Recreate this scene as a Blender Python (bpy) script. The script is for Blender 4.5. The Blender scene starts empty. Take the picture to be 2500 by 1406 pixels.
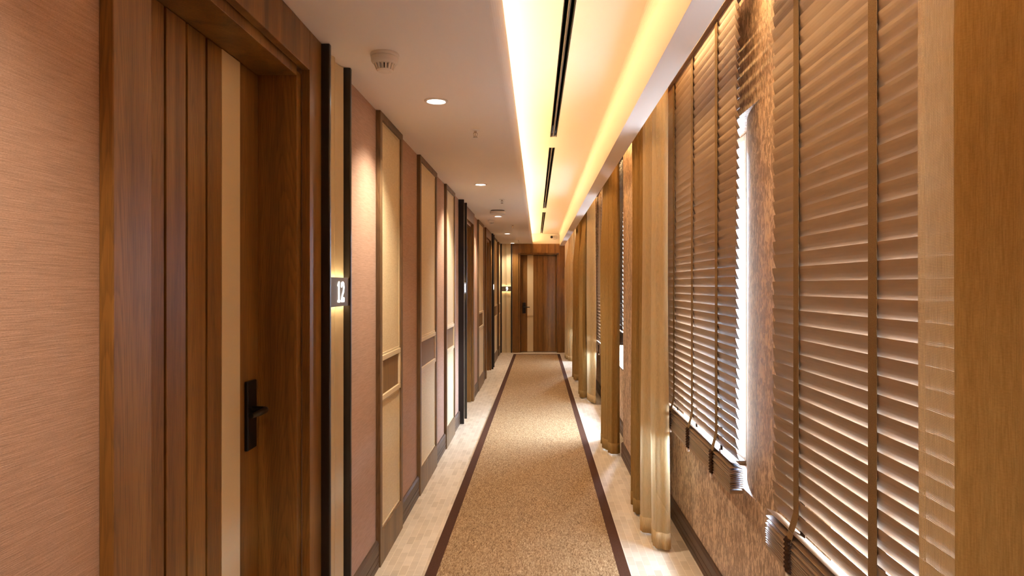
import bpy, bmesh, math, random
from mathutils import Vector, Matrix

sc = bpy.context.scene
C = sc.collection
PI = math.pi
R = math.radians
random.seed(7)

# ------------------------------------------------------------------ camera, sky, exposure
H = 1.41                                  # eye height; floor is z = 0, the corridor runs along +Y
cam_d = bpy.data.cameras.new('camera')
cam = bpy.data.objects.new('camera', cam_d)
C.objects.link(cam)
cam.location = (0, 0, H)
cam.rotation_euler = (PI / 2, 0, 0)
cam_d.sensor_width = 36
cam_d.lens = 1700 / 2500 * 36
cam_d.shift_x = -(1314 - 1250) / 2500
cam_d.shift_y = -(703 - 697) / 2500
cam_d.clip_start = 0.02
sc.camera = cam

sc.view_settings.view_transform = 'Standard'
sc.view_settings.look = 'None'
sc.view_settings.exposure = 0.52
sc.view_settings.gamma = 1.0
sc.view_settings.use_curve_mapping = False
sc.cycles.use_denoising = True
sc.cycles.max_bounces = 12
sc.cycles.diffuse_bounces = 8
sc.cycles.glossy_bounces = 4
sc.cycles.transparent_max_bounces = 24
sc.cycles.sample_clamp_indirect = 6.0

SKY = 105.0                                # daylight outside the windows
LED = 27.0                                # cove light strip
SPOT = 72.0                                # ceiling downlights, watts
SIGN = 26.0                               # strips inside the number signs
LED_COL = (1.0, 0.63, 0.27)
POCKET = 60.0                             # light strip behind the pelmet beam
SPOT_COL = (1.0, 0.85, 0.66)

w = bpy.data.worlds.new('World')
sc.world = w
w.use_nodes = True
nt = w.node_tree
bg = nt.nodes['Background']
tc = nt.nodes.new('ShaderNodeTexCoord')
sx = nt.nodes.new('ShaderNodeSeparateXYZ')
rp = nt.nodes.new('ShaderNodeValToRGB')
rp.color_ramp.elements[0].position = 0.46
rp.color_ramp.elements[0].color = (0.13, 0.15, 0.18, 1)
rp.color_ramp.elements[1].position = 0.52
rp.color_ramp.elements[1].color = (0.62, 0.78, 1.0, 1)
mr = nt.nodes.new('ShaderNodeMapRange')
mr.inputs[1].default_value = -1
mr.inputs[2].default_value = 1
nt.links.new(tc.outputs['Generated'], sx.inputs[0])
nt.links.new(sx.outputs['Z'], mr.inputs[0])
nt.links.new(mr.outputs[0], rp.inputs[0])
nt.links.new(rp.outputs[0], bg.inputs[0])
bg.inputs[1].default_value = SKY

# windows of the right wall: near end, far end, wall face x
WALL_R = 0.82
WALL_C = 0.80
WIN = [(0.92, 1.95, WALL_R), (3.15, 3.92, WALL_R), (6.40, 7.12, WALL_C), (7.80, 8.56, WALL_C), (12.1, 13.0, WALL_C)]
SILL, WTOP = 0.60, 2.10
for (a, b, xw) in WIN:                    # daylight enters through the window openings
    l = bpy.data.lights.new('window_daylight', 'AREA')
    l.shape = 'RECTANGLE'
    l.size = WTOP - SILL
    l.size_y = b - a
    l.cycles.is_portal = True
    o = bpy.data.objects.new('window_daylight', l)
    C.objects.link(o)
    o.location = (xw + 0.21, (a + b) / 2, (SILL + WTOP) / 2)
    o.rotation_euler = (0, R(90), 0)

# ------------------------------------------------------------------ materials
def lin(r, g, b):
    f = lambda c: (c / 255 / 12.92) if c / 255 <= 0.04045 else ((c / 255 + 0.055) / 1.055) ** 2.4
    return (f(r), f(g), f(b), 1)

class Mat:
    def __init__(s, name, col=(0.8, 0.8, 0.8, 1), rough=0.6, metal=0.0, spec=0.5):
        s.m = bpy.data.materials.new(name)
        s.m.use_nodes = True
        s.nt = s.m.node_tree
        s.b = s.nt.nodes['Principled BSDF']
        s.b.inputs['Base Color'].default_value = col
        s.b.inputs['Roughness'].default_value = rough
        s.b.inputs['Metallic'].default_value = metal
        s.b.inputs['Specular IOR Level'].default_value = spec
    def n(s, t, **kw):
        x = s.nt.nodes.new(t)
        for k, v in kw.items():
            setattr(x, k, v)
        return x
    def l(s, a, b):
        s.nt.links.new(a, b)
    def coords(s, scale=(1, 1, 1), kind='Object', rand=False, rot=(0, 0, 0), off=(37.0, 19.0, 53.0)):
        t = s.n('ShaderNodeTexCoord')
        mp = s.n('ShaderNodeMapping')
        mp.inputs['Scale'].default_value = scale
        mp.inputs['Rotation'].default_value = rot
        s.l(t.outputs[kind], mp.inputs['Vector'])
        if rand:
            oi = s.n('ShaderNodeObjectInfo')
            vm = s.n('ShaderNodeVectorMath', operation='SCALE')
            vm.inputs[0].default_value = off
            s.l(oi.outputs['Random'], vm.inputs['Scale'])
            s.l(vm.outputs[0], mp.inputs['Location'])
        return mp.outputs[0]
    def noise(s, co, scale=5, detail=4, rough=0.5, dist=0.0):
        x = s.n('ShaderNodeTexNoise')
        s.l(co, x.inputs['Vector'])
        x.inputs['Scale'].default_value = scale
        x.inputs['Detail'].default_value = detail
        x.inputs['Roughness'].default_value = rough
        x.inputs['Distortion'].default_value = dist
        return x.outputs['Fac']
    def ramp(s, fac, stops):
        r = s.n('ShaderNodeValToRGB')
        e = r.color_ramp.elements
        while len(e) < len(stops):
            e.new(0.5)
        for el, (p, c) in zip(e, stops):
            el.position = p
            el.color = c if len(c) == 4 else (*c, 1)
        s.l(fac, r.inputs[0])
        return r.outputs[0]
    def mix(s, a, b, fac, mode='MIX'):
        x = s.n('ShaderNodeMix', data_type='RGBA', blend_type=mode)
        for sock, v in ((x.inputs[0], fac), (x.inputs[6], a), (x.inputs[7], b)):
            if hasattr(v, 'links') or hasattr(v, 'is_output'):
                s.l(v, sock)
            else:
                sock.default_value = v
        return x.outputs[2]
    def col(s, c):
        s.l(c, s.b.inputs['Base Color'])
    def bump(s, h, strength=0.3, dist=0.002):
        b = s.n('ShaderNodeBump')
        b.inputs['Strength'].default_value = strength
        b.inputs['Distance'].default_value = dist
        s.l(h, b.inputs['Height'])
        s.l(b.outputs[0], s.b.inputs['Normal'])

def g(v):
    return (v, v, v, 1)

def mth(m, op, a, b=None, c=None):
    x = m.n('ShaderNodeMath', operation=op)
    for k, v in enumerate((a, b, c)):
        if v is None:
            continue
        if isinstance(v, (int, float)):
            x.inputs[k].default_value = v
        else:
            m.l(v, x.inputs[k])
    return x.outputs[0]

def wood(name, dark, mid, light, rough=0.42):
    """oak veneer: nested cathedral figure, fine pores, slow colour drift"""
    m = Mat(name, rough=rough, spec=0.35)
    tone = m.noise(m.coords((9, 9, 0.55), rand=True), 1.4, 4, 0.55, 0.6)
    base = m.ramp(tone, [(0.28, dark), (0.5, mid), (0.75, light)])
    sp = m.n('ShaderNodeSeparateXYZ')
    m.l(m.coords(rand=True, off=(0.9, 0.37, 5.0)), sp.inputs[0])
    u = mth(m, 'MULTIPLY_ADD', sp.outputs['Y'], 0.93, sp.outputs['X'])
    wob = m.noise(m.coords((3, 3, 0.9), rand=True), 1.0, 2, 0.5)
    u = mth(m, 'MULTIPLY_ADD', wob, 0.09, u)
    q = mth(m, 'SUBTRACT', mth(m, 'FRACT', mth(m, 'DIVIDE', u, 0.135)), 0.5)
    q = mth(m, 'MULTIPLY', q, 0.135)
    ph = mth(m, 'MULTIPLY', mth(m, 'POWER', mth(m, 'ABSOLUTE', q), 1.6), 620.0)
    ph = mth(m, 'MULTIPLY_ADD', sp.outputs['Z'], 7.5, ph)
    ph = mth(m, 'MULTIPLY_ADD', m.noise(m.coords((7, 7, 1.1), rand=True), 1.0, 3, 0.5), 5.0, ph)
    ph = mth(m, 'MULTIPLY_ADD', m.noise(m.coords((60, 60, 7), rand=True), 1.0, 2, 0.5), 0.9, ph)
    fr = mth(m, 'FRACT', ph)
    fig = m.ramp(fr, [(0.0, g(0.70)), (0.14, g(0.80)), (0.5, g(1.02)), (0.9, g(1.06)), (1.0, g(0.74))])
    c = m.mix(base, fig, 0.62, 'MULTIPLY')
    pore = m.noise(m.coords((300, 300, 11), rand=True), 1.0, 2, 0.5)
    pc = m.ramp(pore, [(0.36, g(0.60)), (0.52, g(1.0))])
    c = m.mix(c, pc, 0.55, 'MULTIPLY')
    m.col(c)
    m.bump(pore, 0.12, 0.0006)
    return m.m

M = {}
M['oak'] = wood('oak_wood', lin(98, 65, 28), lin(128, 88, 40), lin(152, 110, 54))
M['walnut'] = wood('dark_oak_wood', lin(92, 70, 48), lin(118, 91, 62), lin(136, 108, 76), 0.45)
m = Mat('wall_paint', lin(240, 232, 224), 0.75, spec=0.2)
m.bump(m.noise(m.coords(), 90, 3), 0.04, 0.001)
M['paint'] = m.m
m = Mat('textile_wallpaper', rough=0.85, spec=0.15)
st = m.noise(m.coords((14, 14, 620)), 1.0, 3, 0.6)
fn = m.noise(m.coords((260, 260, 900)), 1.0, 2, 0.5)
c = m.ramp(st, [(0.3, lin(166, 136, 118)), (0.52, lin(183, 151, 132)), (0.72, lin(193, 161, 142))])
c = m.mix(c, m.ramp(fn, [(0.3, g(0.72)), (0.62, g(1.05))]), 0.65, 'MULTIPLY')
m.col(c)
m.bump(st, 0.35, 0.0015)
M['wallpaper'] = m.m
m = Mat('flecked_wallpaper', rough=0.5, spec=0.4)
co = m.coords((1, 1, 0.52))
f1 = m.noise(co, 52, 6, 0.70, 0.9)
f2 = m.noise(co, 7, 3, 0.5, 0.2)
fk = m.n('ShaderNodeMath', operation='ADD')
m.l(f1, fk.inputs[0])
sc_ = m.n('ShaderNodeMath', operation='MULTIPLY')
m.l(f2, sc_.inputs[0])
sc_.inputs[1].default_value = 0.28
m.l(sc_.outputs[0], fk.inputs[1])
c = m.ramp(fk.outputs[0], [(0.5, lin(132, 108, 88)), (0.625, lin(158, 131, 107)), (0.68, lin(202, 174, 146)), (0.82, lin(220, 196, 168))])
m.col(c)
m.bump(f1, 0.25, 0.0015)
M['flecked'] = m.m
M['cream'] = Mat('cream_lacquer', lin(222, 203, 165), 0.4, spec=0.4).m
m = Mat('cream_panel', rough=0.55, spec=0.3)
m.col(m.ramp(m.noise(m.coords((40, 40, 220)), 1, 2), [(0.3, lin(214, 194, 154)), (0.7, lin(226, 208, 170))]))
M['cream_panel'] = m.m
m = Mat('brown_inset', rough=0.6, spec=0.3)
m.col(m.ramp(m.noise(m.coords((120, 120, 4)), 1, 2), [(0.3, lin(114, 87, 52)), (0.7, lin(138, 107, 66))]))
M['inset'] = m.m
M['black'] = Mat('black_lacquer', lin(30, 21, 17), 0.3, spec=0.45).m
M['black_metal'] = Mat('black_metal', lin(16, 15, 15), 0.35, 0.3).m
M['bronze'] = Mat('bronze_plate', lin(104, 90, 72), 0.5, 0.2).m
M['dark_void'] = Mat('dark_void', lin(10, 9, 8), 0.9).m
M['grey_metal'] = Mat('grey_metal', lin(120, 112, 104), 0.4, 0.6).m
M['chrome'] = Mat('chrome', lin(190, 180, 170), 0.25, 0.9).m
M['plastic'] = Mat('white_plastic', lin(226, 218, 210), 0.4, spec=0.4).m
M['frame_grey'] = Mat('window_frame_white', lin(215, 214, 212), 0.4).m
M['sill'] = Mat('stone_sill', lin(128, 112, 98), 0.5).m
m = Mat('baseboard_wood', rough=0.5, spec=0.3)
m.col(m.ramp(m.noise(m.coords((20, 3, 120)), 1, 3), [(0.3, lin(72, 56, 44)), (0.7, lin(98, 78, 62))]))
M['base'] = m.m
m = Mat('dark_baseboard', rough=0.5, spec=0.3)
m.col(m.ramp(m.noise(m.coords((20, 3, 120)), 1, 3), [(0.3, lin(66, 46, 34)), (0.7, lin(88, 64, 48))]))
M['base_dark'] = m.m

m = Mat('beige_floor_tile', rough=0.32, spec=0.45)
br = m.n('ShaderNodeTexBrick')
m.l(m.coords((1, 1, 1), rot=(0, 0, R(90))), br.inputs['Vector'])
br.inputs['Color1'].default_value = lin(226, 213, 192)
br.inputs['Color2'].default_value = lin(204, 189, 165)
br.inputs['Mortar'].default_value = lin(240, 228, 208)
br.inputs['Scale'].default_value = 1.0
br.inputs['Mortar Size'].default_value = 0.0014
br.inputs['Mortar Smooth'].default_value = 0.4
br.inputs['Brick Width'].default_value = 0.115
br.inputs['Row Height'].default_value = 0.038
cl = m.ramp(m.noise(m.coords(), 16, 4), [(0.3, g(0.92)), (0.7, g(1.04))])
m.col(m.mix(br.outputs['Color'], cl, 0.8, 'MULTIPLY'))
m.bump(br.outputs['Fac'], -0.08, 0.001)
M['floor'] = m.m

m = Mat('woven_rug', rough=0.95, spec=0.08)
a = m.noise(m.coords((1, 0.22, 1)), 185, 3, 0.65, 0.8)
b = m.noise(m.coords((1, 0.35, 1)), 620, 2, 0.6, 0.3)
c1 = m.ramp(a, [(0.30, lin(104, 80, 56)), (0.44, lin(150, 121, 88)), (0.56, lin(178, 149, 112)), (0.72, lin(208, 183, 148))])
c2 = m.ramp(b, [(0.34, g(0.62)), (0.52, g(0.98)), (0.68, g(1.12))])
m.col(m.mix(c1, c2, 0.75, 'MULTIPLY'))
m.bump(b, 0.7, 0.004)
M['rug'] = m.m
m = Mat('rug_binding', rough=0.85, spec=0.1)
m.col(m.ramp(m.noise(m.coords((300, 300, 300)), 1, 2), [(0.3, lin(66, 42, 30)), (0.7, lin(84, 56, 42))]))
M['rug_edge'] = m.m

m = Mat('blind_slat', lin(150, 112, 84), 0.38, spec=0.5)
m.col(m.ramp(m.noise(m.coords((60, 6, 60)), 1, 2), [(0.3, lin(136, 112, 89)), (0.7, lin(147, 122, 98))]))
M['slat'] = m.m
m = Mat('ladder_tape', rough=0.9, spec=0.1)
m.col(m.ramp(m.noise(m.coords((500, 500, 500)), 1, 2), [(0.3, lin(110, 90, 64)), (0.7, lin(134, 112, 82))]))
M['tape'] = m.m
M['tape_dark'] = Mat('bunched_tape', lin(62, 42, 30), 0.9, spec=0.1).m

def fabric(name, c0, c1, trans, weave=None, slub=(420, 420, 26)):
    m = Mat(name, rough=0.95, spec=0.05)
    uv = m.coords((1, 1, 1), 'UV')
    n1 = m.noise(m.coords((slub[0], slub[2], 1), 'UV'), 1.0, 3, 0.6)
    n2 = m.noise(m.coords((slub[2] * 8, slub[0], 1), 'UV'), 1.0, 2, 0.5)
    c = m.mix(m.ramp(n1, [(0.3, c0), (0.7, c1)]), m.ramp(n2, [(0.3, g(0.86)), (0.65, g(1.04))]), 0.6, 'MULTIPLY')
    m.col(c)
    m.bump(n1, 0.3, 0.001)
    out = m.nt.nodes['Material Output']
    tr = m.n('ShaderNodeBsdfTranslucent')
    m.l(c, tr.inputs['Color'])
    mx = m.n('ShaderNodeMixShader')
    mx.inputs[0].default_value = trans
    m.l(m.b.outputs[0], mx.inputs[1])
    m.l(tr.outputs[0], mx.inputs[2])
    res = mx.outputs[0]
    if weave:
        pitch, open_ = weave
        sp = m.n('ShaderNodeSeparateXYZ')
        m.l(uv, sp.inputs[0])
        holes = []
        for k, ax in enumerate('XY'):
            fr = m.n('ShaderNodeMath', operation='MULTIPLY')
            m.l(sp.outputs[ax], fr.inputs[0])
            fr.inputs[1].default_value = 2 * PI / pitch
            sn = m.n('ShaderNodeMath', operation='SINE')
            m.l(fr.outputs[0], sn.inputs[0])
            holes.append(sn.outputs[0])
        vr = m.noise(m.coords((28, 22, 1), 'UV'), 1.0, 2)
        mn = m.n('ShaderNodeMath', operation='MINIMUM')
        m.l(holes[0], mn.inputs[0])
        m.l(holes[1], mn.inputs[1])
        ad = m.n('ShaderNodeMath', operation='MULTIPLY_ADD')
        m.l(vr, ad.inputs[0])
        ad.inputs[1].default_value = 1.1
        m.l(mn.outputs[0], ad.inputs[2])
        hole = m.n('ShaderNodeMath', operation='GREATER_THAN')
        m.l(ad.outputs[0], hole.inputs[0])
        hole.inputs[1].default_value = open_
        tp = m.n('ShaderNodeBsdfTransparent')
        m2 = m.n('ShaderNodeMixShader')
        m.l(hole.outputs[0], m2.inputs[0])
        m.l(res, m2.inputs[1])
        m.l(tp.outputs[0], m2.inputs[2])
        res = m2.outputs[0]
    m.l(res, out.inputs['Surface'])
    return m.m

M['drape'] = fabric('tan_drape_fabric', lin(148, 120, 74), lin(170, 140, 90), 0.12)
M['sheer'] = fabric('sheer_mesh_fabric', lin(208, 182, 138), lin(234, 212, 168), 0.45, (0.0024, 0.62))
M['sheer_dense'] = fabric('sheer_fabric', lin(214, 190, 146), lin(230, 206, 160), 0.45, (0.0016, 1.02))
M['sheer_hem'] = fabric('sheer_hem_fabric', lin(208, 182, 136), lin(236, 212, 166), 0.35)

m = Mat('window_glass')
out = m.nt.nodes['Material Output']
tp = m.n('ShaderNodeBsdfTransparent')
gl = m.n('ShaderNodeBsdfGlossy')
gl.inputs['Roughness'].default_value = 0.02
mx = m.n('ShaderNodeMixShader')
mx.inputs[0].default_value = 0.06
m.l(tp.outputs[0], mx.inputs[1])
m.l(gl.outputs[0], mx.inputs[2])
m.l(mx.outputs[0], out.inputs['Surface'])
M['glass'] = m.m

def emit(name, col, s):
    m = Mat(name)
    m.b.inputs['Base Color'].default_value = (0.8, 0.8, 0.8, 1)
    m.b.inputs['Emission Color'].default_value = (*col, 1)
    m.b.inputs['Emission Strength'].default_value = s
    return m.m

M['led'] = emit('cove_led', LED_COL, LED)
M['pocket_led'] = emit('pocket_led', LED_COL, POCKET)
M['lens'] = emit('downlight_lens', (1, 0.94, 0.86), 14)
M['digit'] = emit('lit_digit', (1, 0.93, 0.86), 3)
M['sign_led'] = emit('sign_led', (1, 0.76, 0.45), SIGN)
M['status'] = emit('status_led', (1, 0.2, 0.1), 2)

# ------------------------------------------------------------------ mesh helpers
class MB:
    def __init__(s):
        s.v, s.f = [], []
    def add(s, vs, fs):
        k = len(s.v)
        s.v += [tuple(v) for v in vs]
        s.f += [tuple(i + k for i in f) for f in fs]
        return s
    def box(s, x0, x1, y0, y1, z0, z1):
        vs = [(x, y, z) for z in (z0, z1) for (x, y) in ((x0, y0), (x1, y0), (x1, y1), (x0, y1))]
        return s.add(vs, [(3, 2, 1, 0), (4, 5, 6, 7), (0, 1, 5, 4), (1, 2, 6, 5), (2, 3, 7, 6), (3, 0, 4, 7)])
    def prism(s, poly, z0, z1):
        n = len(poly)
        vs = [(x, y, z0) for x, y in poly] + [(x, y, z1) for x, y in poly]
        fs = [tuple(range(n))[::-1], tuple(range(n, 2 * n))] + [(i, (i + 1) % n, n + (i + 1) % n, n + i) for i in range(n)]
        return s.add(vs, fs)
    def extrude_y(s, poly, y0, y1):       # closed (x, z) section run along y
        n = len(poly)
        vs = [(x, y0, z) for x, z in poly] + [(x, y1, z) for x, z in poly]
        fs = [tuple(range(n)), tuple(range(n, 2 * n))[::-1]] + [(i, n + i, n + (i + 1) % n, (i + 1) % n) for i in range(n)]
        return s.add(vs, fs)
    def lathe(s, prof, c=(0, 0, 0), seg=32):
        n = len(prof)
        vs, fs = [], []
        for k in range(seg):
            a = 2 * PI * k / seg
            for r, z in prof:
                vs.append((c[0] + r * math.cos(a), c[1] + r * math.sin(a), c[2] + z))
        for k in range(seg):
            k2 = (k + 1) % seg
            for i in range(n - 1):
                fs.append((k * n + i, k2 * n + i, k2 * n + i + 1, k * n + i + 1))
        return s.add(vs, fs)
    def tube(s, pts, r, seg=10, flat=None):
        P = [Vector(p) for p in pts]
        n = len(P)
        vs, fs = [], []
        up = Vector((0, 0, 1))
        for i, p in enumerate(P):
            t = (P[min(i + 1, n - 1)] - P[max(i - 1, 0)]).normalized()
            a = t.cross(up)
            if a.length < 0.05:
                a = t.cross(Vector((0, 1, 0)))
            a.normalize()
            b = t.cross(a).normalized()
            rr = r[i] if isinstance(r, (list, tuple)) else r
            for k in range(seg):
                q = 2 * PI * k / seg
                vs.append(p + a * rr * math.cos(q) + b * rr * math.sin(q))
        for i in range(n - 1):
            for k in range(seg):
                k2 = (k + 1) % seg
                fs.append((i * seg + k, i * seg + k2, (i + 1) * seg + k2, (i + 1) * seg + k))
        fs.append(tuple(range(seg))[::-1])
        fs.append(tuple((n - 1) * seg + k for k in range(seg)))
        return s.add(vs, fs)
    def build(s, name, mat, parent=None, bevel=0.0, smooth=False, loc=(0, 0, 0)):
        me = bpy.data.meshes.new(name)
        me.from_pydata(s.v, [], s.f)
        bm = bmesh.new()
        bm.from_mesh(me)
        bmesh.ops.recalc_face_normals(bm, faces=bm.faces)
        bm.to_mesh(me)
        bm.free()
        me.materials.append(mat)
        if smooth:
            for p in me.polygons:
                p.use_smooth = True
        o = bpy.data.objects.new(name, me)
        C.objects.link(o)
        o.location = loc
        if parent:
            o.parent = parent
        if bevel:
            b = o.modifiers.new('bevel', 'BEVEL')
            b.width = bevel
            b.segments = 2
            b.limit_method = 'ANGLE'
        if smooth:
            sm = o.modifiers.new('edges', 'EDGE_SPLIT')
            sm.split_angle = R(40)
        return o

def tag(o, label=None, cat=None, group=None, kind=None):
    for k, v in (('label', label), ('category', cat), ('group', group), ('kind', kind)):
        if v:
            o[k] = v
    return o

def thing(name, label, cat, loc=(0, 0, 0), rz=0.0, group=None, kind=None):
    o = bpy.data.objects.new(name, None)
    o.empty_display_size = 0.1
    C.objects.link(o)
    o.location = loc
    o.rotation_euler = (0, 0, rz)
    return tag(o, label, cat, group, kind)

def copy_tree(o, parent=None):
    c = o.copy()
    C.objects.link(c)
    if parent:
        c.parent = parent
    for ch in o.children:
        copy_tree(ch, c)
    return c

# ------------------------------------------------------------------ the setting
Y0, YE = -2.6, 14.65                      # back of the corridor, end wall
XL = -0.812                               # left wallpaper face
ZS, ZC, ZB = 2.288, 2.495, 2.245          # soffit, cove ceiling, beam underside
ZP = 2.76                                 # ceiling of the curtain pocket

def struct(name, mb, mat, label, cat, **kw):
    return tag(mb.build(name, mat, **kw), label, cat, None, 'structure')

struct('floor', MB().box(-1.3, 1.2, Y0, YE + 0.3, -0.12, 0), M['floor'], 'beige small brick tile floor on both sides of the rug', 'floor')

# doors on the left wall: (start, width, handle side)
CAS = 0.127
DOORS = [(1.287, 1.233, 'right'), (7.395, 1.20, 'left'), (10.50, 1.22, 'right')]
def opening(y, wd):
    return y + CAS - 0.01, y + wd - CAS + 0.01
mb = MB()
prev = Y0
for (y, wd, _s) in DOORS:
    a, b = opening(y, wd)
    mb.box(-1.25, XL, prev, a, 0, 2.55)
    mb.box(-1.25, XL, a, b, 2.16, 2.55)
    mb.box(-1.25, -1.02, a, b, 0, 2.16)
    prev = b
mb.box(-1.25, XL, prev, YE + 0.3, 0, 2.55)
struct('wall_left', mb, M['wallpaper'], 'left wall in pink beige textile wallpaper with fine horizontal threads', 'wall')

# right wall: recessed window bays and one projecting pier
def wall_run(mb, x, ya, yb, wins):
    p = ya
    rj = 1.5                                  # near jambs are given an added curve to catch daylight glow on the wall
    for (a, b) in wins:
        am = math.acos(1 - 0.14 / rj)
        a0 = a - rj * math.sin(am)
        mb.box(x, x + 0.2, p, a0, 0, ZP + 0.1)
        arc = [(x + rj * (1 - math.cos(am * k / 20)), a0 + rj * math.sin(am * k / 20)) for k in range(21)]
        mb.prism(arc + [(x + 0.2, a), (x + 0.2, a0)], SILL, WTOP)
        mb.box(x, x + 0.2, a0, b, 0, SILL)
        mb.box(x, x + 0.2, a0, b, WTOP, ZP + 0.1)
        p = b
    mb.box(x, x + 0.2, p, yb, 0, ZP + 0.1)
mb = MB()
wall_run(mb, WALL_R, Y0, 4.74, [(a, b) for a, b, x in WIN if x == WALL_R])
mb.box(0.70, 1.02, 4.74, 5.74, 0, ZP + 0.1)
wall_run(mb, WALL_C, 5.74, 9.58, [(a, b) for a, b, x in WIN if x == WALL_C and a < 9])
mb.box(0.70, 1.02, 9.58, 10.2, 0, ZP + 0.1)
wall_run(mb, WALL_C, 10.2, YE + 0.3, [(a, b) for a, b, x in WIN if x == WALL_C and a > 9])
struct('wall_right', mb, M['flecked'], 'right window wall in flecked brown crushed wallpaper', 'wall')

# end wall around the end door
EDX, EDW = -0.546, 1.106
mb = MB()
a, b = EDX + CAS - 0.01, EDX + EDW - CAS + 0.01
mb.box(-1.25, a, YE, YE + 0.3, 0, ZP)
mb.box(b, 1.25, YE, YE + 0.3, 0, ZP)
mb.box(a, b, YE, YE + 0.3, 2.11, ZP)
mb.box(a, b, YE + 0.2, YE + 0.3, 0, 2.11)
struct('wall_end', mb, M['paint'], 'painted end wall behind the far door', 'wall')
struct('wall_back', MB().box(-1.25, 1.25, Y0 - 0.2, Y0, 0, ZP), M['wallpaper'], 'back wall behind the viewer', 'wall')

# ceiling: soffit with a rounded lip, light trough, raised cove with an air slot gap, pocket above the blinds
mb = MB()
rr = 0.040
sec = [(-1.25, ZS), (-0.156, ZS)]
for k in range(1, 9):
    q = PI / 2 * k / 8
    sec.append((-0.156 + rr * math.sin(q), ZS + rr * (1 - math.cos(q))))
sec += [(-0.116, ZS + 0.048), (-0.128, ZS + 0.048), (-0.128, ZS + 0.035), (-0.30, ZS + 0.035), (-0.30, ZC), (-1.25, ZC)]
mb.extrude_y(sec, Y0, YE)
SLOTS = [(0.75, 5.09), (5.48, 9.78), (10.32, 14.45)]
sxl = lambda y: 0.098 - 0.0045 * (y - 2.65)      # left edge of the air slot line
SW = 0.047
mb.prism([(-0.32, Y0), (sxl(Y0), Y0), (sxl(YE), YE), (-0.32, YE)], ZC, ZC + 0.03)
mb.prism([(sxl(Y0) + SW, Y0), (0.52, Y0), (0.52, YE), (sxl(YE) + SW, YE)], ZC, ZC + 0.03)
ed = [Y0] + [v for s_ in SLOTS for v in s_] + [YE]
for k in range(0, len(ed), 2):
    a, b = ed[k], ed[k + 1]
    mb.prism([(sxl(a), a), (sxl(a) + SW, a), (sxl(b) + SW, b), (sxl(b), b)], ZC, ZC + 0.03)
mb.box(-1.25, 0.53, Y0, YE, ZC + 0.10, ZC + 0.14)
mb.box(0.50, 1.25, Y0, YE, ZP, ZP + 0.08)
ceil = struct('ceiling', mb, M['paint'], 'white dropped ceiling with a rounded lip and a raised cove', 'ceiling')
ceil.data.polygons.foreach_set('use_smooth', [False] * len(ceil.data.polygons))

# pelmet beam with a coved upper corner
sec = [(0.45, ZB), (0.547, ZB), (0.547, ZP), (0.50, ZP), (0.50, ZC), (0.415, ZC)]
for k in range(1, 7):
    q = PI / 2 * k / 7
    sec.append((0.415 + 0.035 * math.sin(q), ZC - 0.035 + 0.035 * math.cos(q)))
sec.append((0.45, ZC - 0.035))
struct('trim_1', MB().extrude_y(sec, Y0, YE), M['paint'], 'white pelmet beam running above the curtains and blinds', 'beam')

# baseboards with two grooves
def base_profile(mb, x, sgn, y0, y1, h=0.135):
    d = 0.016 * sgn
    pr = [(x, 0), (x + d, 0), (x + d, 0.03), (x + d * .55, 0.033), (x + d, 0.036), (x + d, 0.062), (x + d * .55, 0.065), (x + d, 0.068),
          (x + d, h - 0.012), (x + d * .5, h), (x, h)]
    mb.extrude_y(pr, y0, y1)
PANELS = [(3.48, 0.575), (4.66, 0.78), (6.00, 0.62), (9.26, 0.88), (12.50, 1.02), (13.96, 0.60)]
COLS = [(2.522, 0.30), (7.085, 0.305), (11.725, 0.30)]
blocks = sorted([(y, y + wd) for y, wd, _ in DOORS] + [(y, y + wd) for y, wd in PANELS + COLS])
mb = MB()
p = Y0
for a, b in blocks:
    if a - p > 0.02:
        base_profile(mb, XL, 1, p, a)
    p = b
struct('baseboard_left', mb, M['base'], 'grooved brown baseboard along the left wall', 'baseboard')
mb = MB()
for (x, a, b) in ((WALL_R, Y0, 4.74), (0.70, 4.74, 5.74), (WALL_C, 5.74, 9.58), (0.70, 9.58, 10.2), (WALL_C, 10.2, YE)):
    base_profile(mb, x, -1, a, b, 0.12)
struct('baseboard_right', mb, M['base_dark'], 'dark brown baseboard along the right wall', 'baseboard')

# windows
for k, (a, b, x) in enumerate(WIN):
    t = thing('window_%d' % (k + 1), 'window behind the %s' % ['nearest blind', 'second blind from the viewer', 'drape past the flecked pier', 'farthest visible blind', 'farthest sheer curtain'][k],
              'window', (x, (a + b) / 2, SILL), 0, None, 'structure')
    hw, hh = (b - a) / 2, WTOP - SILL
    fm = MB()
    x0, x1 = 0.12, 0.17
    fm.box(x0, x1, -hw, -hw + 0.03, 0, hh).box(x0, x1, hw - 0.03, hw, 0, hh)
    fm.box(x0, x1, -hw + 0.03, hw - 0.03, 0, 0.03).box(x0, x1, -hw + 0.03, hw - 0.03, hh - 0.03, hh)
    fm.build('window_frame', M['frame_grey'], t, bevel=0.004)
    MB().box(0.142, 0.146, -hw + 0.03, hw - 0.03, 0.03, hh - 0.03).build('pane', M['glass'], t)
    MB().box(0.0, 0.12, -hw, hw, 0.0, 0.018).build('window_sill', M['sill'], t, bevel=0.003)

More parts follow.
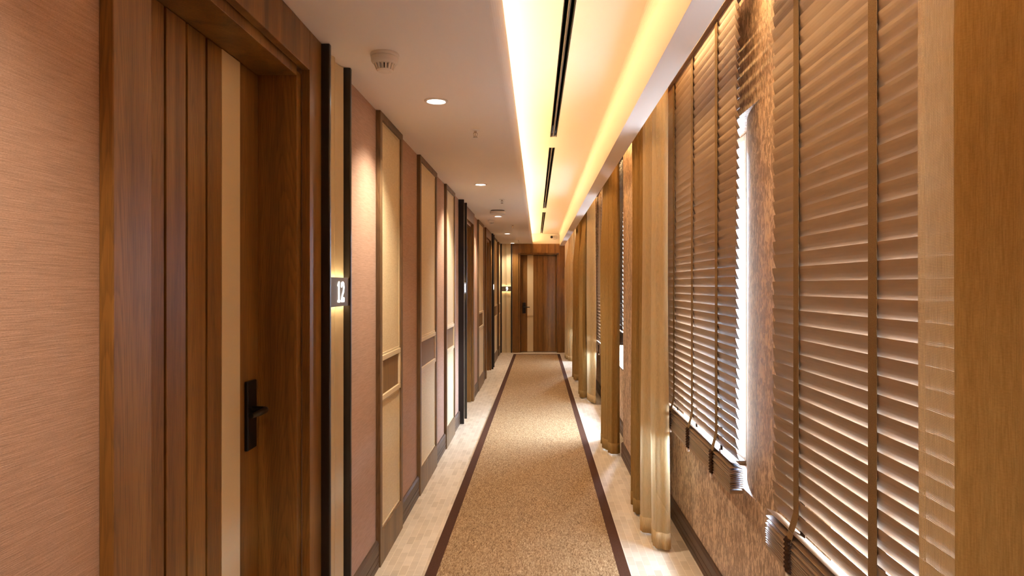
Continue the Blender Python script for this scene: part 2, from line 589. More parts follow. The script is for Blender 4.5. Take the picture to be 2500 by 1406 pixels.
# ------------------------------------------------------------------ doors (local: x to the viewer's right, y into the wall)
def make_door(n, label, loc, rz, W, handle, ztop=2.12, handle_z=(0.876, 1.10), ceil_z=ZS, gr=0.0055):
    t = thing('door_%d' % n, label, 'door', loc, rz, None, 'structure')
    f = -0.027
    cs = CAS
    st = 0.040                              # inner stepped strip
    zt = ztop + 0.03
    top = ceil_z - 0.001
    fr = MB()
    fr.box(0, cs, f, 0.0, 0, top).box(W - cs, W, f, 0.0, 0, top).box(cs, W - cs, f, 0.0, zt, top)
    fo = fr.build('casing', M['oak'], t, bevel=0.002)
    jm = MB()
    jm.box(cs - 0.008, cs + st, 0.004, 0.18, 0, zt - st * 0.6 + 0.012)
    jm.box(W - cs - st, W - cs + 0.008, 0.004, 0.18, 0, zt - st * 0.6 + 0.012)
    jm.box(cs + st, W - cs - st, 0.004, 0.18, ztop, zt + 0.008)
    jm.build('jamb', M['oak'], t, bevel=0.002)
    L0, L1 = cs + st + 0.003, W - cs - st - 0.003
    LW = L1 - L0
    flip = (lambda x: L1 - x) if handle == 'right' else (lambda x: L0 + x)
    sgn = -1 if handle == 'right' else 1
    yl = 0.133
    def span(mb, a, b, y0, y1, z0, z1):
        p, q = sorted((flip(a), flip(b)))
        mb.box(p, q, y0, y1, z0, z1)
    zb, ze = 0.008, ztop - 0.003
    leaf = MB()
    MBb = leaf
    span(leaf, 0, LW, yl + 0.012, yl + 0.045, zb, ze)
    core = leaf.build('door_leaf', M['black'], t)
    stile = MB()
    span(stile, 0, 0.144, yl, yl + 0.012, zb, ze)
    stile.build('stile', M['oak'], core, bevel=0.001)
    st2 = MB()
    span(st2, 0.1445, 0.2705, yl - 0.001, yl + 0.012, zb, ze)
    s2 = st2.build('inlay_strip', M['cream'], core, bevel=0.001)
    s2['label'] = 'cream lacquered strip'
    xs = [0.271, 0.365, 0.477, 0.586, LW]
    for k in range(4):
        bd = MB()
        span(bd, xs[k] + (0.0 if k == 0 else gr), xs[k + 1] - (0 if k == 3 else gr), yl, yl + 0.012, zb, ze)
        bd.build('board', M['oak'], core, bevel=0.0015)
    # lock plate with a lever
    hz0, hz1 = handle_z
    pl = MB()
    span(pl, 0.040, 0.112, yl - 0.012, yl, hz0, hz1)
    plate = pl.build('lock_plate', M['black_metal'], t, bevel=0.003)
    zc = hz0 + (hz1 - hz0) * 0.58
    xc = 0.075
    pts = []
    for (dx, dy) in ((0, yl - 0.01), (0, yl - 0.045), (0.006, yl - 0.056), (0.02, yl - 0.061), (0.06, yl - 0.061), (0.10, yl - 0.060), (0.122, yl - 0.057)):
        pts.append((flip(xc + dx), dy, zc))
    lv = MB()
    lv.tube(pts, [0.011, 0.010, 0.010, 0.010, 0.0095, 0.009, 0.008], 12)
    lv.build('lever', M['black_metal'], plate, smooth=True)
    return t

names = ['wooden door 12 nearest the viewer, with a black lever handle', 'dark recessed wooden door past the sign 11 post',
         'third wooden door along the left wall, before sign 10']
for k, (y, wd, hs) in enumerate(DOORS):
    make_door(k + 1, names[k], (XL, y, 0), R(90), wd, hs)
make_door(4, 'wooden door facing the viewer at the far end of the rug', (EDX, YE, 0), 0, EDW, 'left', ztop=2.06, handle_z=(0.82, 1.05), gr=0.0012)

# ------------------------------------------------------------------ number columns and signs
def make_column(label, loc, rz, W):
    t = thing('sign_column', label, 'wall trim', loc, rz, 'number columns beside the doors')
    top = ZS - 0.001
    for a, b in ((0, 0.020), (W - 0.020, W)):
        MB().box(a, b, -0.057, 0.0, 0, top).build('post', M['black'], t, bevel=0.004)
    n = 48
    a, b = 0.020, W - 0.020
    pts = []
    for k in range(n + 1):
        u = k / n
        v = (u * 2) % 1.0 if u < 1 else 1.0
        y = -0.034 + 0.020 * math.sin(PI * v) ** 0.8
        if abs(u - 0.5) < 0.006:
            y = -0.022
        if u < 0.012 or u > 0.988:
            y = -0.022
        pts.append((a + (b - a) * u, y))
    poly = pts + [(b, 0.0), (a, 0.0)]
    pm = MB().prism(poly, 0, top).build('fluted_panel', M['cream'], t)
    return t

STROKES = {   # strokes in a box 0..1 (x) by 0..1 (z)
    '1': [[(0.18, 0.86), (0.5, 1.0), (0.5, 0.0)], [(0.18, 0.0), (0.82, 0.0)]],
    '2': [[(0.05, 0.80), (0.12, 0.95), (0.5, 1.0), (0.9, 0.93), (0.95, 0.72), (0.82, 0.52), (0.35, 0.3), (0.08, 0.08), (0.05, 0.0), (0.95, 0.0), (0.98, 0.14)]],
    '0': [[(0.5, 1.0), (0.12, 0.9), (0.02, 0.5), (0.12, 0.1), (0.5, 0.0), (0.88, 0.1), (0.98, 0.5), (0.88, 0.9), (0.5, 1.0)]],
    '9': [[(0.95, 0.72), (0.82, 0.95), (0.5, 1.0), (0.14, 0.94), (0.03, 0.75), (0.14, 0.56), (0.5, 0.5), (0.85, 0.56), (0.95, 0.72), (0.93, 0.4), (0.78, 0.1), (0.45, 0.0), (0.1, 0.08)]],
}
def digit_mesh(ch, x, z, wd, ht, y, r):
    mb = MB()
    for st in STROKES[ch]:
        pts = [(x + px * wd, y, z + pz * ht) for px, pz in st]
        fine = []
        for p, q in zip(pts[:-1], pts[1:]):
            for k in range(4):
                fine.append(tuple(p[i] + (q[i] - p[i]) * k / 4 for i in range(3)))
        fine.append(pts[-1])
        prev = None
        for p, q in zip(fine[:-1], fine[1:]):          # flat ribbon of overlapping rounded links
            d = Vector((q[0] - p[0], 0, q[2] - p[2])).normalized()
            nrm = Vector((-d.z, 0, d.x)) * r
            ring = []
            for (c, s0) in ((q, -PI / 2), (p, PI / 2)):
                for k in range(7):
                    a = s0 + PI * k / 6
                    ring.append((c[0] + r * (d.x * math.cos(a) - d.z * math.sin(a)), c[2] + r * (d.z * math.cos(a) + d.x * math.sin(a))))
            n = len(ring)
            vs = [(a_, y - 0.002, b_) for a_, b_ in ring] + [(a_, y + 0.001, b_) for a_, b_ in ring]
            mb.add(vs, [tuple(range(n)), tuple(range(n, 2 * n))[::-1]] + [(i, (i + 1) % n, n + (i + 1) % n, n + i) for i in range(n)])
    return mb

def make_sign(text, label, loc, rz, W, z0, z1):
    t = thing('number_sign', label, 'sign', loc, rz, 'lit room number signs')
    a, b = 0.021, W - 0.021
    MB().box(a, b, -0.050, -0.044, z0, z1).build('face_plate', M['bronze'], t, bevel=0.0008)
    body = MB().box(a + 0.004, b - 0.004, -0.044, -0.036, z0 + 0.010, z1 - 0.010).build('housing', M['black_metal'], t)
    for zz, dz in ((z1 - 0.0095, 0.002), (z0 + 0.0095, -0.002)):
        zz0, zz1 = sorted((zz, zz + dz))
        MB().box(a + 0.006, b - 0.006, -0.0435, -0.037, zz0, zz1).build('light_strip', M['sign_led'], body)
    ht = (z1 - z0) * 0.64
    wd, gap = 0.033, 0.018
    tw = len(text) * wd + (len(text) - 1) * gap
    x = (a + b) / 2 - tw / 2 + 0.012
    for ch in text:
        digit_mesh(ch, x, (z0 + z1) / 2 - ht / 2, wd, ht, -0.0505, 0.0046).build('digit', M['digit'], t)
        x += wd + gap
    return t

for (y, wd), tx in zip(COLS, ('12', '11', '10')):
    make_column('cream fluted strip between black posts carrying sign %s' % tx, (XL, y, 0), R(90), wd)
    lab = {'12': 'bronze lit room number sign reading 12 beside the nearest door', '11': 'lit room number sign 11 seen edge on before the second door',
           '10': 'lit room number sign 10 seen edge on past the third door'}[tx]
    make_sign(tx, lab, (XL, y, 0), R(90), wd, H - 0.080, H + 0.031)
make_column('cream fluted strip between black posts on the end wall', (-0.786, YE, 0), 0, 0.236)
make_sign('9', 'bronze lit sign reading 9 on the end wall left of the far door', (-0.786, YE, 0), 0, 0.236, H - 0.120, H - 0.017)

# ------------------------------------------------------------------ decorative panels on the left wall
def make_panel(label, y, W):
    t = thing('wall_panel', label, 'wall panel', (XL, y, 0), R(90), 'framed cream panels along the left wall')
    f, top, kick = -0.024, ZS - 0.001, 0.170
    s = 0.045
    fm = MB()
    fm.box(0, s, f, 0, 0, top).box(W - s, W, f, 0, 0, top).box(s, W - s, f, 0, top - 0.038, top)
    fm.build('frame', M['walnut'], t, bevel=0.002)
    MB().box(s, W - s, f, 0, 0, kick).build('kick_board', M['walnut'], t, bevel=0.0015)
    z0, z1 = H - 0.56, H - 0.385
    y_in = -0.010
    MB().box(s, W - s, y_in, 0, z1 + 0.028, top - 0.038).build('upper_panel', M['cream_panel'], t)
    MB().box(s, W - s, y_in, 0, kick, z0 - 0.028).build('lower_panel', M['cream_panel'], t)
    ins = MB().box(s + 0.028, W - s - 0.028, y_in, 0, z0, z1).build('inset_block', M['inset'], t)
    ins['label'] = 'brown inset block'
    ml = MB()
    for (za, zb) in ((z1, z1 + 0.028), (z0 - 0.028, z0)):
        ml.box(s, W - s, -0.020, 0, za, zb)
    ml.box(s, s + 0.028, -0.020, 0, z0, z1).box(W - s - 0.028, W - s, -0.020, 0, z0, z1)
    ml.build('moulding', M['cream'], t, bevel=0.003)
    bd = MB()
    for (za, zb) in ((z1 + 0.028, top - 0.038), (kick, z0 - 0.028)):
        bd.box(s, s + 0.012, -0.014, y_in, za, zb).box(W - s - 0.012, W - s, -0.014, y_in, za, zb)
        bd.box(s + 0.012, W - s - 0.012, -0.014, y_in, za, za + 0.012).box(s + 0.012, W - s - 0.012, -0.014, y_in, zb - 0.012, zb)
    bd.build('bead', M['cream'], t, bevel=0.002)
    return t

plab = ['framed cream panel nearest the viewer, just past sign 12', 'widest framed cream panel, second along from sign 12',
        'narrow framed cream panel just before the sign 11 posts', 'framed cream panel between the second and third doors',
        'far framed cream panel just past the sign 10 posts', 'last framed cream panel next to the end wall']
for (y, wd), lb in zip(PANELS, plab):
    make_panel(lb, y, wd)

# ------------------------------------------------------------------ rug
rg = thing('carpet_runner', 'long tan flecked carpet runner with a dark brown border', 'rug', (0, 8, 0))
ya, yb = -1.8, 14.25
xl = lambda y: -0.549 + 0.0042 * (y - 3.4)
xr = lambda y: 0.449 - 0.0004 * (y - 3.4)
bw = 0.056
zr = 0.008
N = 24
def quadstrip(mb, fl, fr_, a, b, z0, z1):
    mb.prism([(fl(a), a - 8), (fr_(a), a - 8), (fr_(b), b - 8), (fl(b), b - 8)], z0, z1)
mb = MB()
quadstrip(mb, lambda y: xl(y) + bw, lambda y: xr(y) - bw, ya + bw, yb - bw, 0.0005, zr)
mb.build('rug_field', M['rug'], rg)
mb = MB()
quadstrip(mb, xl, lambda y: xl(y) + bw, ya, yb, 0.0005, zr + 0.001)
quadstrip(mb, lambda y: xr(y) - bw, xr, ya, yb, 0.0005, zr + 0.001)
quadstrip(mb, lambda y: xl(y) + bw, lambda y: xr(y) - bw, ya, ya + bw, 0.0005, zr + 0.001)
quadstrip(mb, lambda y: xl(y) + bw, lambda y: xr(y) - bw, yb - bw, yb, 0.0005, zr + 0.001)
mb.build('rug_border', M['rug_edge'], rg)

# ------------------------------------------------------------------ ceiling fittings
def make_downlight(label, x, y, k=1.0):
    t = thing('downlight', label, 'ceiling light', (x, y, ZS), 0, 'recessed downlights in the soffit')
    MB().lathe([(0.042, 0.0), (0.056, 0.0), (0.056, -0.003), (0.053, -0.0055), (0.045, -0.006), (0.042, -0.003), (0.042, 0.0)], seg=40).build('trim_ring', M['plastic'], t, smooth=True)
    MB().lathe([(0.0, -0.002), (0.0425, -0.002), (0.0425, 0.0), (0.0, 0.0)], seg=40).build('lens', M['lens'], t)
    l = bpy.data.lights.new('lamp', 'SPOT')
    l.energy = SPOT * k
    l.color = SPOT_COL
    l.spot_size = R(118)
    l.spot_blend = 0.75
    l.shadow_soft_size = 0.035
    o = bpy.data.objects.new('lamp', l)
    C.objects.link(o)
    o.parent = t
    o.location = (0, 0, -0.012)
    return t
dl = [(-0.49, -2.1, 'round recessed downlight behind the viewer'), (-0.49, 0.55, 'round recessed downlight above the viewer'),
      (-0.485, 3.31, 'largest lit round downlight, right of the white smoke detector'),
      (-0.50, 6.04, 'second lit round downlight along the soffit, past the nearest sprinkler'), (-0.51, 8.82, 'third lit downlight, seen under the flat round fixture'),
      (-0.52, 11.75, 'fourth lit downlight, before the last one at the far end'), (-0.53, 14.35, 'last lit downlight beside the end wall column')]
for x, y, lb in dl:
    make_downlight(lb, x, y, 0.45 if y > 14 else 1.0)

def make_detector(label, x, y, s=1.0):
    t = thing('smoke_detector', label, 'smoke detector', (x, y, ZS), R(20), 'round smoke detectors on the soffit')
    q = lambda pr: [(r * s, z * s) for r, z in pr]
    MB().lathe(q([(0.0, 0.0), (0.052, 0.0), (0.054, -0.004), (0.053, -0.012), (0.050, -0.013), (0.0, -0.013)]), seg=48).build('mounting_base', M['plastic'], t, smooth=True)
    MB().lathe(q([(0.0, -0.0135), (0.0495, -0.0135), (0.051, -0.018), (0.050, -0.030), (0.046, -0.037), (0.037, -0.041), (0.0, -0.041)]), seg=48).build('body', M['plastic'], t, smooth=True)
    MB().lathe(q([(0.0, -0.040), (0.029, -0.040), (0.025, -0.060), (0.0, -0.060)]), seg=32).build('sensor_chamber', M['dark_void'], t)
    vn = MB()
    for k in range(16):
        a = 2 * PI * k / 16
        ca, sa = math.cos(a), math.sin(a)
        P = []
        for (r, z) in ((0.040, -0.040), (0.026, -0.040), (0.024, -0.062), (0.032, -0.062)):
            for e in (-0.0036, 0.0036):
                P.append((s * (r * ca - e * sa), s * (r * sa + e * ca), s * z))
        vn.add(P, [(0, 2, 4, 6), (1, 7, 5, 3), (0, 1, 3, 2), (2, 3, 5, 4), (4, 5, 7, 6), (6, 7, 1, 0)])
    vn.build('vane_cage', M['plastic'], t)
    MB().lathe(q([(0.0, -0.060), (0.030, -0.060), (0.031, -0.063), (0.026, -0.068), (0.0, -0.070)]), seg=40).build('cap', M['plastic'], t, smooth=True)
    MB().lathe(q([(0.0, -0.0005), (0.0022, -0.0005), (0.0, -0.002)]), (0.047 * s, 0, -0.034 * s), 10).build('indicator', M['plastic'], t)
    return t
make_detector('white smoke detector with dark vents, nearest the viewer on the soffit', -0.582, 2.64)
make_detector('small white smoke detector just past the flat round fixture', -0.628, 9.35, 0.85)

t = thing('access_point', 'flat round white ceiling fixture between the second and third downlights', 'ceiling fixture', (-0.475, 8.15, ZS))
MB().lathe([(0.0, 0.0), (0.080, 0.0), (0.080, -0.008), (0.0, -0.008)], seg=40).build('shadow_gap_plate', M['dark_void'], t)  # plate coloured near-black to stand for the shadow gap above the cover
MB().lathe([(0.0, -0.0085), (0.088, -0.0085), (0.092, -0.014), (0.091, -0.036), (0.082, -0.044), (0.0, -0.047)], seg=48).build('cover', M['plastic'], t, smooth=True)

def make_sprinkler(label, x, y):
    t = thing('fire_sprinkler', label, 'sprinkler', (x, y, ZS), 0, 'fire sprinklers in the soffit')
    MB().lathe([(0.0, 0.0), (0.029, 0.0), (0.029, -0.002), (0.014, -0.006), (0.0, -0.006)], seg=32).build('escutcheon', M['plastic'], t, smooth=True)
    hd = MB().lathe([(0.0, -0.006), (0.008, -0.006), (0.008, -0.014), (0.005, -0.016), (0.0, -0.016)], seg=16)
    hd.build('nozzle', M['chrome'], t, smooth=True)
    fr = MB()
    for s in (-1, 1):
        fr.tube([(s * 0.006, 0, -0.014), (s * 0.011, 0, -0.022), (s * 0.009, 0, -0.034), (s * 0.002, 0, -0.040)], 0.0018, 8)
    fr.tube([(0, 0, -0.016), (0, 0, -0.040)], 0.0022, 8)
    fr.build('yoke', M['chrome'], t)
    MB().lathe([(0.0, -0.040), (0.013, -0.040), (0.014, -0.042), (0.0, -0.043)], seg=24).build('deflector', M['chrome'], t)
    return t
for x, y, lb in ((-0.355, 3.93, 'fire sprinkler nearest the viewer, below the largest downlight'), (-0.37, 7.1, 'second fire sprinkler, just before the flat round fixture'),
                 (-0.37, 10.1, 'third fire sprinkler, right of the small far smoke detector'), (-0.38, 13.5, 'farthest fire sprinkler, near the end wall')):
    make_sprinkler(lb, x, y)

# air slots in the cove
alab = ['longest looking black air slot, starting above the viewer', 'second black air slot along the cove', 'third black air slot, ending by the security camera']
for (a, b), lb in zip(SLOTS, alab):
    t = thing('air_diffuser', lb, 'air vent', (sxl((a + b) / 2) + SW / 2, (a + b) / 2, ZC), math.atan(0.0045), 'linear air slots in the cove')
    L = (b - a) / 2 - 0.002
    hw = SW / 2 - 0.0012
    MB().box(-hw, -hw + 0.002, -L, L, -0.001, 0.09).box(hw - 0.002, hw, -L, L, -0.001, 0.09).box(-hw + 0.002, hw - 0.002, -L, L, 0.085, 0.09).build('channel', M['dark_void'], t)
    MB().box(-0.005, 0.005, -L, L, 0.004, 0.03).build('divider_bar', M['grey_metal'], t, bevel=0.002)
    bl = MB()
    for x in (-0.013, 0.013):
        bl.extrude_y([(x - 0.005, 0.03), (x - 0.003, 0.03), (x + 0.004, 0.048), (x + 0.002, 0.048)], -L, L)
    bl.build('vane', M['black_metal'], t)

# cove light
mb = MB()
y = Y0 + 0.05
while y < YE - 0.1:
    y2 = min(y + 1.0, YE - 0.05)
    mb.box(-0.215, -0.195, y, y2 - 0.01, ZS + 0.036, ZS + 0.062)
    y = y2
tag(mb.build('light_strip', M['led']), 'warm glowing light strip lying in the cove behind the soffit lip', 'cove light')
mb = MB()
y = Y0 + 0.05
while y < YE - 0.1:
    y2 = min(y + 1.0, YE - 0.05)
    mb.box(0.5475, 0.553, y, y2 - 0.01, 2.60, 2.615)
    y = y2
tag(mb.build('light_strip', M['pocket_led']), 'warm light strip on the back of the pelmet beam, washing the curtain tops', 'cove light')

# security camera on the end wall
t = thing('security_camera', 'small white security camera in the cove above the far door', 'camera', (0.345, YE, 2.425))
mb = MB()
mb.lathe([(0.0, 0.0), (0.050, 0.0), (0.050, 0.02), (0.046, 0.026), (0.0, 0.026)], seg=32)
o = mb.build('wall_mount', M['plastic'], t, smooth=True)
o.rotation_euler = (R(90), 0, 0)
MB().tube([(0, -0.02, 0), (-0.03, -0.05, 0), (-0.06, -0.075, 0.0)], 0.012, 12).build('arm', M['plastic'], t, smooth=True)
mb = MB()
mb.lathe([(0.0, -0.05), (0.034, -0.05), (0.040, -0.040), (0.042, 0.03), (0.038, 0.045), (0.030, 0.046), (0.029, 0.040), (0.0, 0.040)], seg=32)
hd = mb.build('housing', M['plastic'], t, smooth=True, loc=(-0.065, -0.10, 0.0))
hd.rotation_euler = (R(97), 0, 0)
o = MB().lathe([(0.0, 0.0405), (0.026, 0.0405), (0.020, 0.046), (0.0, 0.048)], seg=24).build('lens', M['dark_void'], hd, smooth=True)

# ------------------------------------------------------------------ venetian blinds (local: y along the blind, x to the wall)
SLW = 0.050
def slat(mb, z, L, theta, w=SLW, x=0.0, jy=0.0):
    c, s = math.cos(theta), math.sin(theta)
    n = 6
    top, bot = [], []
    for k in range(n + 1):
        u = -w / 2 + w * k / n
        sag = 0.0028 * (1 - (2 * u / w) ** 2)
        for lst, off in ((top, 0.00125), (bot, -0.00125)):
            # u runs from the lower wall side edge to the upper corridor side edge
            lst.append((x - u * c - (sag + off) * -s * -1, z + u * s + (sag + off) * c))
    ring = top + bot[::-1]
    m_ = len(ring)
    vs = [(px, -L / 2 + jy, pz) for px, pz in ring] + [(px, L / 2 + jy, pz) for px, pz in ring]
    mb.add(vs, [tuple(range(m_)), tuple(range(m_, 2 * m_))[::-1]] + [(i, m_ + i, m_ + (i + 1) % m_, (i + 1) % m_) for i in range(m_)])

def make_blind(label, x, y0, L, tapes, pitch, theta, ztop=H + 1.085, zbot=H - 0.785, nstack=10, seed=1):
    rnd = random.Random(seed)
    t = thing('venetian_blind', label, 'blind', (x, y0 + L / 2, 0), 0, 'brown venetian blinds on the right wall')
    hr = MB()
    hr.box(-0.030, 0.032, -L / 2 - 0.004, L / 2 + 0.004, ztop + 0.012, ztop + 0.060)
    hr.build('headrail', M['slat'], t, bevel=0.003)
    for yy in (-L / 2 + 0.08, L / 2 - 0.08):      # brackets hold the rail under the pocket ceiling
        br = MB()
        br.box(-0.012, 0.012, yy - 0.015, yy + 0.015, ztop + 0.060, ZP)
        br.build('bracket', M['grey_metal'], t)
    sm = MB()
    z = ztop - 0.012
    zst = zbot + 0.018 + nstack * 0.0072          # top of the gathered slats
    while z > zst + 0.030:
        slat(sm, z, L, theta + R(rnd.uniform(-1.2, 1.2)), x=rnd.uniform(-0.001, 0.001), jy=rnd.uniform(-0.0035, 0.0035))
        z -= pitch
    zlast = z + pitch
    sm.build('slats', M['slat'], t)
    sk = MB()
    for k in range(nstack):
        slat(sk, zbot + 0.020 + k * 0.0072, L, R(-2 + rnd.uniform(-1.5, 1.5)), x=-0.004 + rnd.uniform(-0.003, 0.003), jy=rnd.uniform(-0.004, 0.004))
    slat(sk, zst + 0.006, L, R(6), x=-0.004)
    slat(sk, zst + 0.020, L, R(24), x=-0.003)
    sk.build('gathered_slats', M['slat'], t)
    MB().box(-0.029, 0.021, -L / 2, L / 2, zbot, zbot + 0.014).build('bottom_rail', M['slat'], t, bevel=0.003)
    hx, hz = math.cos(theta) * SLW / 2, math.sin(theta) * SLW / 2
    for ty in tapes:
        tp = MB()
        fx = -hx - 0.003
        zz = [ztop + 0.012, zlast + hz, zst + 0.004]
        for (a, b, xa, xb) in ((zz[0], zz[1], fx, fx), (zz[1], zz[2], fx, -0.031)):
            tp.add([(xa - 0.0008, ty - 0.019, a), (xa - 0.0008, ty + 0.019, a), (xb - 0.0008, ty + 0.019, b), (xb - 0.0008, ty - 0.019, b),
                    (xa + 0.0006, ty - 0.019, a), (xa + 0.0006, ty + 0.019, a), (xb + 0.0006, ty + 0.019, b), (xb + 0.0006, ty - 0.019, b)],
                   [(0, 1, 2, 3), (7, 6, 5, 4), (0, 4, 5, 1), (1, 5, 6, 2), (2, 6, 7, 3), (3, 7, 4, 0)])
        tape = tp.build('ladder_tape', M['tape'], t)
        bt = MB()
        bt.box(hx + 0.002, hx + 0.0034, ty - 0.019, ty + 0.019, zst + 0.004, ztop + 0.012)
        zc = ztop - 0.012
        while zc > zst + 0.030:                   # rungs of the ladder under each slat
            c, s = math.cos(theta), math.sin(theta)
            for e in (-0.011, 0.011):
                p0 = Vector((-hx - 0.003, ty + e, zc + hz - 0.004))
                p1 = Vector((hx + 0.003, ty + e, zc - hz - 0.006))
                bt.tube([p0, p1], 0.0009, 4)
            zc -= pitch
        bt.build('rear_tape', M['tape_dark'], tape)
        bn = MB()                                 # tape bunched in pleats in front of the gathered slats
        k = 0
        zc = zbot + 0.012
        while zc < zst + 0.010:
            bn.tube([(-0.031 - 0.004 * (k % 2), ty - 0.017, zc), (-0.034 - 0.003 * ((k + 1) % 2), ty, zc + 0.001), (-0.031 - 0.004 * (k % 2), ty + 0.017, zc)], 0.0042, 8)
            zc += 0.0062
            k += 1
        bn.build('bunched_tape', M['tape_dark'], tape, smooth=True)
        MB().box(-0.036, -0.026, ty - 0.012, ty + 0.012, zbot - 0.012, zbot + 0.003).build('tape_clip', M['plastic'], tape, bevel=0.003)
    return t

TH = R(75)
make_blind('brown venetian blind nearest the viewer, partly behind the near sheer curtain', 0.722, 0.86, 1.262, (-0.455 - 0.0, -0.007, 0.433), 0.0402, TH, zbot=H - 0.80, seed=3)
make_blind('brown venetian blind between the bright wall strip and the pale sheer', 0.750, 2.62, 1.41, (-0.434, 0.021, 0.470), 0.0380, R(71), seed=5)
make_blind('raised venetian blind behind the drape past the flecked pier', 0.725, 5.95, 1.25, (-0.40, 0.0, 0.40), 0.0380, R(74), zbot=0.90, seed=8)
make_blind('farthest visible venetian blind, a narrow sliver between drape and sheer', 0.728, 7.33, 1.35, (-0.45, 0.0, 0.45), 0.0380, R(71), seed=11)
make_blind('venetian blind hidden behind the farthest sheer', 0.735, 11.8, 1.3, (-0.42, 0.0, 0.42), 0.0380, TH, seed=13)

# ------------------------------------------------------------------ curtains
def spline(pts, n=10):
    out = []
    P = [Vector(p) for p in pts]
    P = [P[0] * 2 - P[1]] + P + [P[-1] * 2 - P[-2]]
    for i in range(1, len(P) - 2):
        for k in range(n):
            u = k / n
            a, b, c, d = P[i - 1], P[i], P[i + 1], P[i + 2]
            out.append(0.5 * ((2 * b) + (c - a) * u + (2 * a - 5 * b + 4 * c - d) * u * u + (3 * b - a - 3 * c + d) * u ** 3))
    out.append(P[-2])
    return out

def make_curtain(name, label, cat_group, path, mat, hem_mat, zbot=0.015, ztop=ZP - 0.004, top_gather=0.85, sway=0.006, thick=0.002, seed=0, n=12, ripple=0.0035):
    pts = spline(path, n)
    acc, rip = 0.0, []
    for i, p in enumerate(pts):                   # shallow ripples between the big folds
        d = (pts[min(i + 1, len(pts) - 1)] - pts[max(i - 1, 0)]).normalized()
        if i:
            acc += (p - pts[i - 1]).length
        rip.append(p + Vector((-d.y, d.x, 0)) * ripple * math.sin(acc * 2 * PI / 0.047 + seed))
    pts = rip
    cx = sum(p.x for p in pts) / len(pts)
    rows = 30
    s = [0.0]
    for a, b in zip(pts[:-1], pts[1:]):
        s.append(s[-1] + (b - a).length)
    rnd = random.Random(seed)
    ph = [rnd.uniform(0, 6.28) for _ in range(4)]
    t = thing(name, label, 'curtain', (0, 0, 0), 0, cat_group)
    ox, oy = cx, pts[0].y
    t.location = (ox, oy, 0)
    def grid(za, zb, nr, grow=0.0):
        vs, uv, fs = [], [], []
        nc = len(pts)
        for r in range(nr + 1):
            z = za + (zb - za) * r / nr
            q = z / ztop
            for i, p in enumerate(pts):
                k = top_gather + (1 - top_gather) * (1 - q) ** 0.7
                px = p.x
                lo = 0.592
                if px < lo:
                    px += (lo - px) * min(1.0, max(0.0, (z - 1.75) / 0.45))
                x = cx + (px - cx) * k + (1 - k) * max(0, lo - cx) + sway * (1 - max(0, z - 1.9) / 0.9) * math.sin(2.1 * z + ph[0] + 5 * s[i]) * (1 - 0.5 * q)
                y = p.y + sway * 0.8 * math.sin(1.7 * z + ph[1] + 7 * s[i]) * (1 - 0.5 * q)
                if grow:
                    j0, j1 = max(i - 1, 0), min(i + 1, nc - 1)
                    d = (pts[j1] - pts[j0]).normalized()
                    x += -d.y * grow
                    y += d.x * grow
                vs.append((x - ox, y - oy, z))
                uv.append((s[i], z))
        for r in range(nr):
            for i in range(nc - 1):
                fs.append((r * nc + i, r * nc + i + 1, (r + 1) * nc + i + 1, (r + 1) * nc + i))
        return vs, uv, fs
    def cloth(nm, data, mt, parent, th):
        vs, uv, fs = data
        me = bpy.data.meshes.new(nm)
        me.from_pydata(vs, [], fs)
        me.materials.append(mt)
        ul = me.uv_layers.new(name='UVMap')
        for lp in me.loops:
            ul.data[lp.index].uv = uv[lp.vertex_index]
        for p in me.polygons:
            p.use_smooth = True
        o = bpy.data.objects.new(nm, me)
        C.objects.link(o)
        o.parent = parent
        if th:
            so = o.modifiers.new('thickness', 'SOLIDIFY')
            so.thickness = th
            so.offset = 0
        return o
    cloth('fabric', grid(zbot, ztop, rows), mat, t, thick)
    cloth('hem', grid(zbot - 0.001, zbot + 0.085, 2, 0.0), hem_mat, t, max(thick, 0.001) + 0.003)
    return t

dr, sh, hm = M['drape'], M['sheer'], M['sheer_hem']
DG, SG = 'tan drapes on the right wall', 'sheer curtains on the right wall'
make_curtain('sheer_curtain', 'see-through mesh curtain hanging over the nearest blind', SG,
             [(0.640, 1.150, 0), (0.622, 1.135, 0), (0.622, 1.09, 0), (0.616, 1.045, 0), (0.608, 1.005, 0), (0.64, 0.985, 0)], sh, hm, thick=0, sway=0.0025, top_gather=1.0, seed=1, ripple=0.0008)
make_curtain('drape', 'thick tan drape at the right edge, beside the mesh curtain', DG,
             [(0.612, 0.972, 0), (0.588, 0.975, 0), (0.570, 0.95, 0), (0.588, 0.91, 0), (0.60, 0.86, 0), (0.575, 0.80, 0), (0.60, 0.73, 0), (0.58, 0.66, 0), (0.62, 0.58, 0), (0.58, 0.5, 0), (0.63, 0.42, 0)], dr, dr, sway=0.003, top_gather=1.0, thick=0.003, seed=2)
make_curtain('sheer_curtain', 'pale sheer curtain left of the second blind, lit near the floor', SG,
             [(0.694, 3.74, 0), (0.690, 3.68, 0), (0.655, 3.69, 0), (0.618, 3.73, 0), (0.63, 3.85, 0), (0.66, 3.91, 0), (0.615, 3.93, 0), (0.59, 3.96, 0), (0.61, 4.03, 0), (0.66, 4.08, 0)], M['sheer_dense'], hm, thick=0, seed=3)
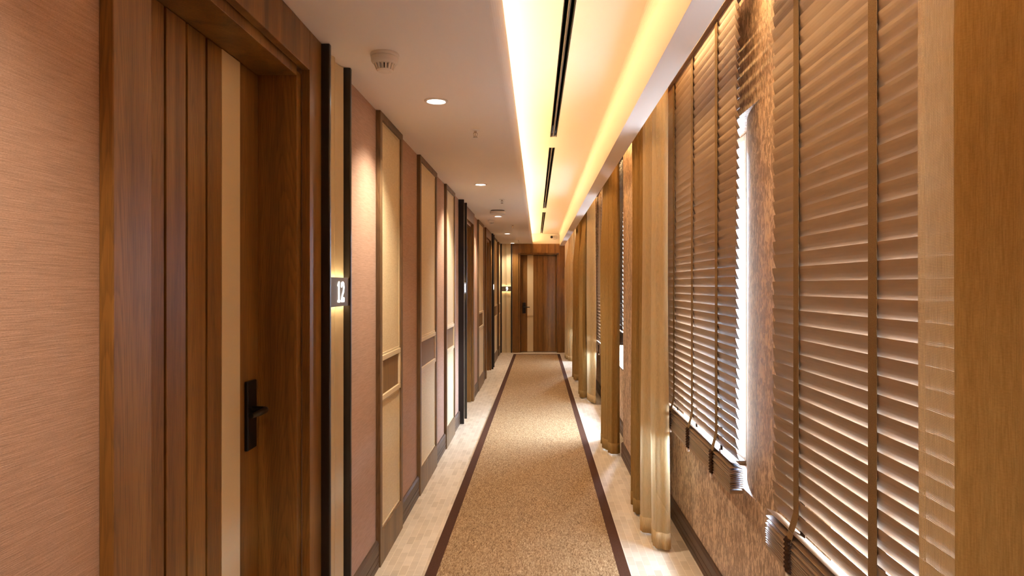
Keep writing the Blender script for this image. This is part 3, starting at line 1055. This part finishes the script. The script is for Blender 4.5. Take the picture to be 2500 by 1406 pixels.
make_curtain('drape', 'narrow tan drape between the flecked pier and the pale sheer', DG,
             [(0.67, 4.12, 0), (0.635, 4.11, 0), (0.605, 4.16, 0), (0.635, 4.22, 0), (0.60, 4.26, 0), (0.595, 4.32, 0), (0.65, 4.38, 0), (0.60, 4.46, 0), (0.66, 4.54, 0)], dr, dr, seed=4, thick=0.003)
make_curtain('drape', 'wide brown drape on the far side of the flecked pier', DG,
             [(0.685, 5.84, 0), (0.672, 5.79, 0), (0.625, 5.78, 0), (0.595, 5.83, 0), (0.60, 5.90, 0), (0.575, 5.95, 0), (0.56, 6.02, 0), (0.60, 6.10, 0), (0.555, 6.16, 0), (0.60, 6.26, 0), (0.57, 6.36, 0), (0.62, 6.42, 0)], dr, dr, seed=5, thick=0.003)
make_curtain('sheer_curtain', 'sheer curtain with a bright daylight patch, beside the farthest visible blind', SG,
             [(0.680, 8.40, 0), (0.680, 8.24, 0), (0.65, 8.29, 0), (0.615, 8.40, 0), (0.60, 8.60, 0), (0.64, 8.70, 0), (0.66, 8.78, 0)], M['sheer_dense'], hm, thick=0, seed=6)
make_curtain('drape', 'brown drape just past the sheer with the daylight patch', DG,
             [(0.62, 8.72, 0), (0.575, 8.66, 0), (0.535, 8.68, 0), (0.525, 8.76, 0), (0.58, 8.86, 0), (0.53, 9.0, 0), (0.60, 9.12, 0), (0.54, 9.28, 0), (0.60, 9.42, 0)], dr, dr, seed=7, thick=0.003)
make_curtain('drape', 'second farthest curtain, a dark tan drape before the last pale sheer', DG,
             [(0.65, 10.32, 0), (0.615, 10.25, 0), (0.56, 10.26, 0), (0.53, 10.36, 0), (0.58, 10.5, 0), (0.53, 10.66, 0), (0.58, 10.8, 0), (0.54, 10.95, 0)], dr, dr, seed=8, thick=0.003)
make_curtain('sheer_curtain', 'farthest pale sheer curtain, beside the end door frame', SG,
             [(0.69, 13.0, 0), (0.66, 12.9, 0), (0.61, 12.92, 0), (0.565, 12.98, 0), (0.59, 13.1, 0), (0.53, 13.2, 0), (0.56, 13.35, 0), (0.51, 13.5, 0), (0.56, 13.65, 0)], M['sheer_dense'], hm, thick=0, seed=9)
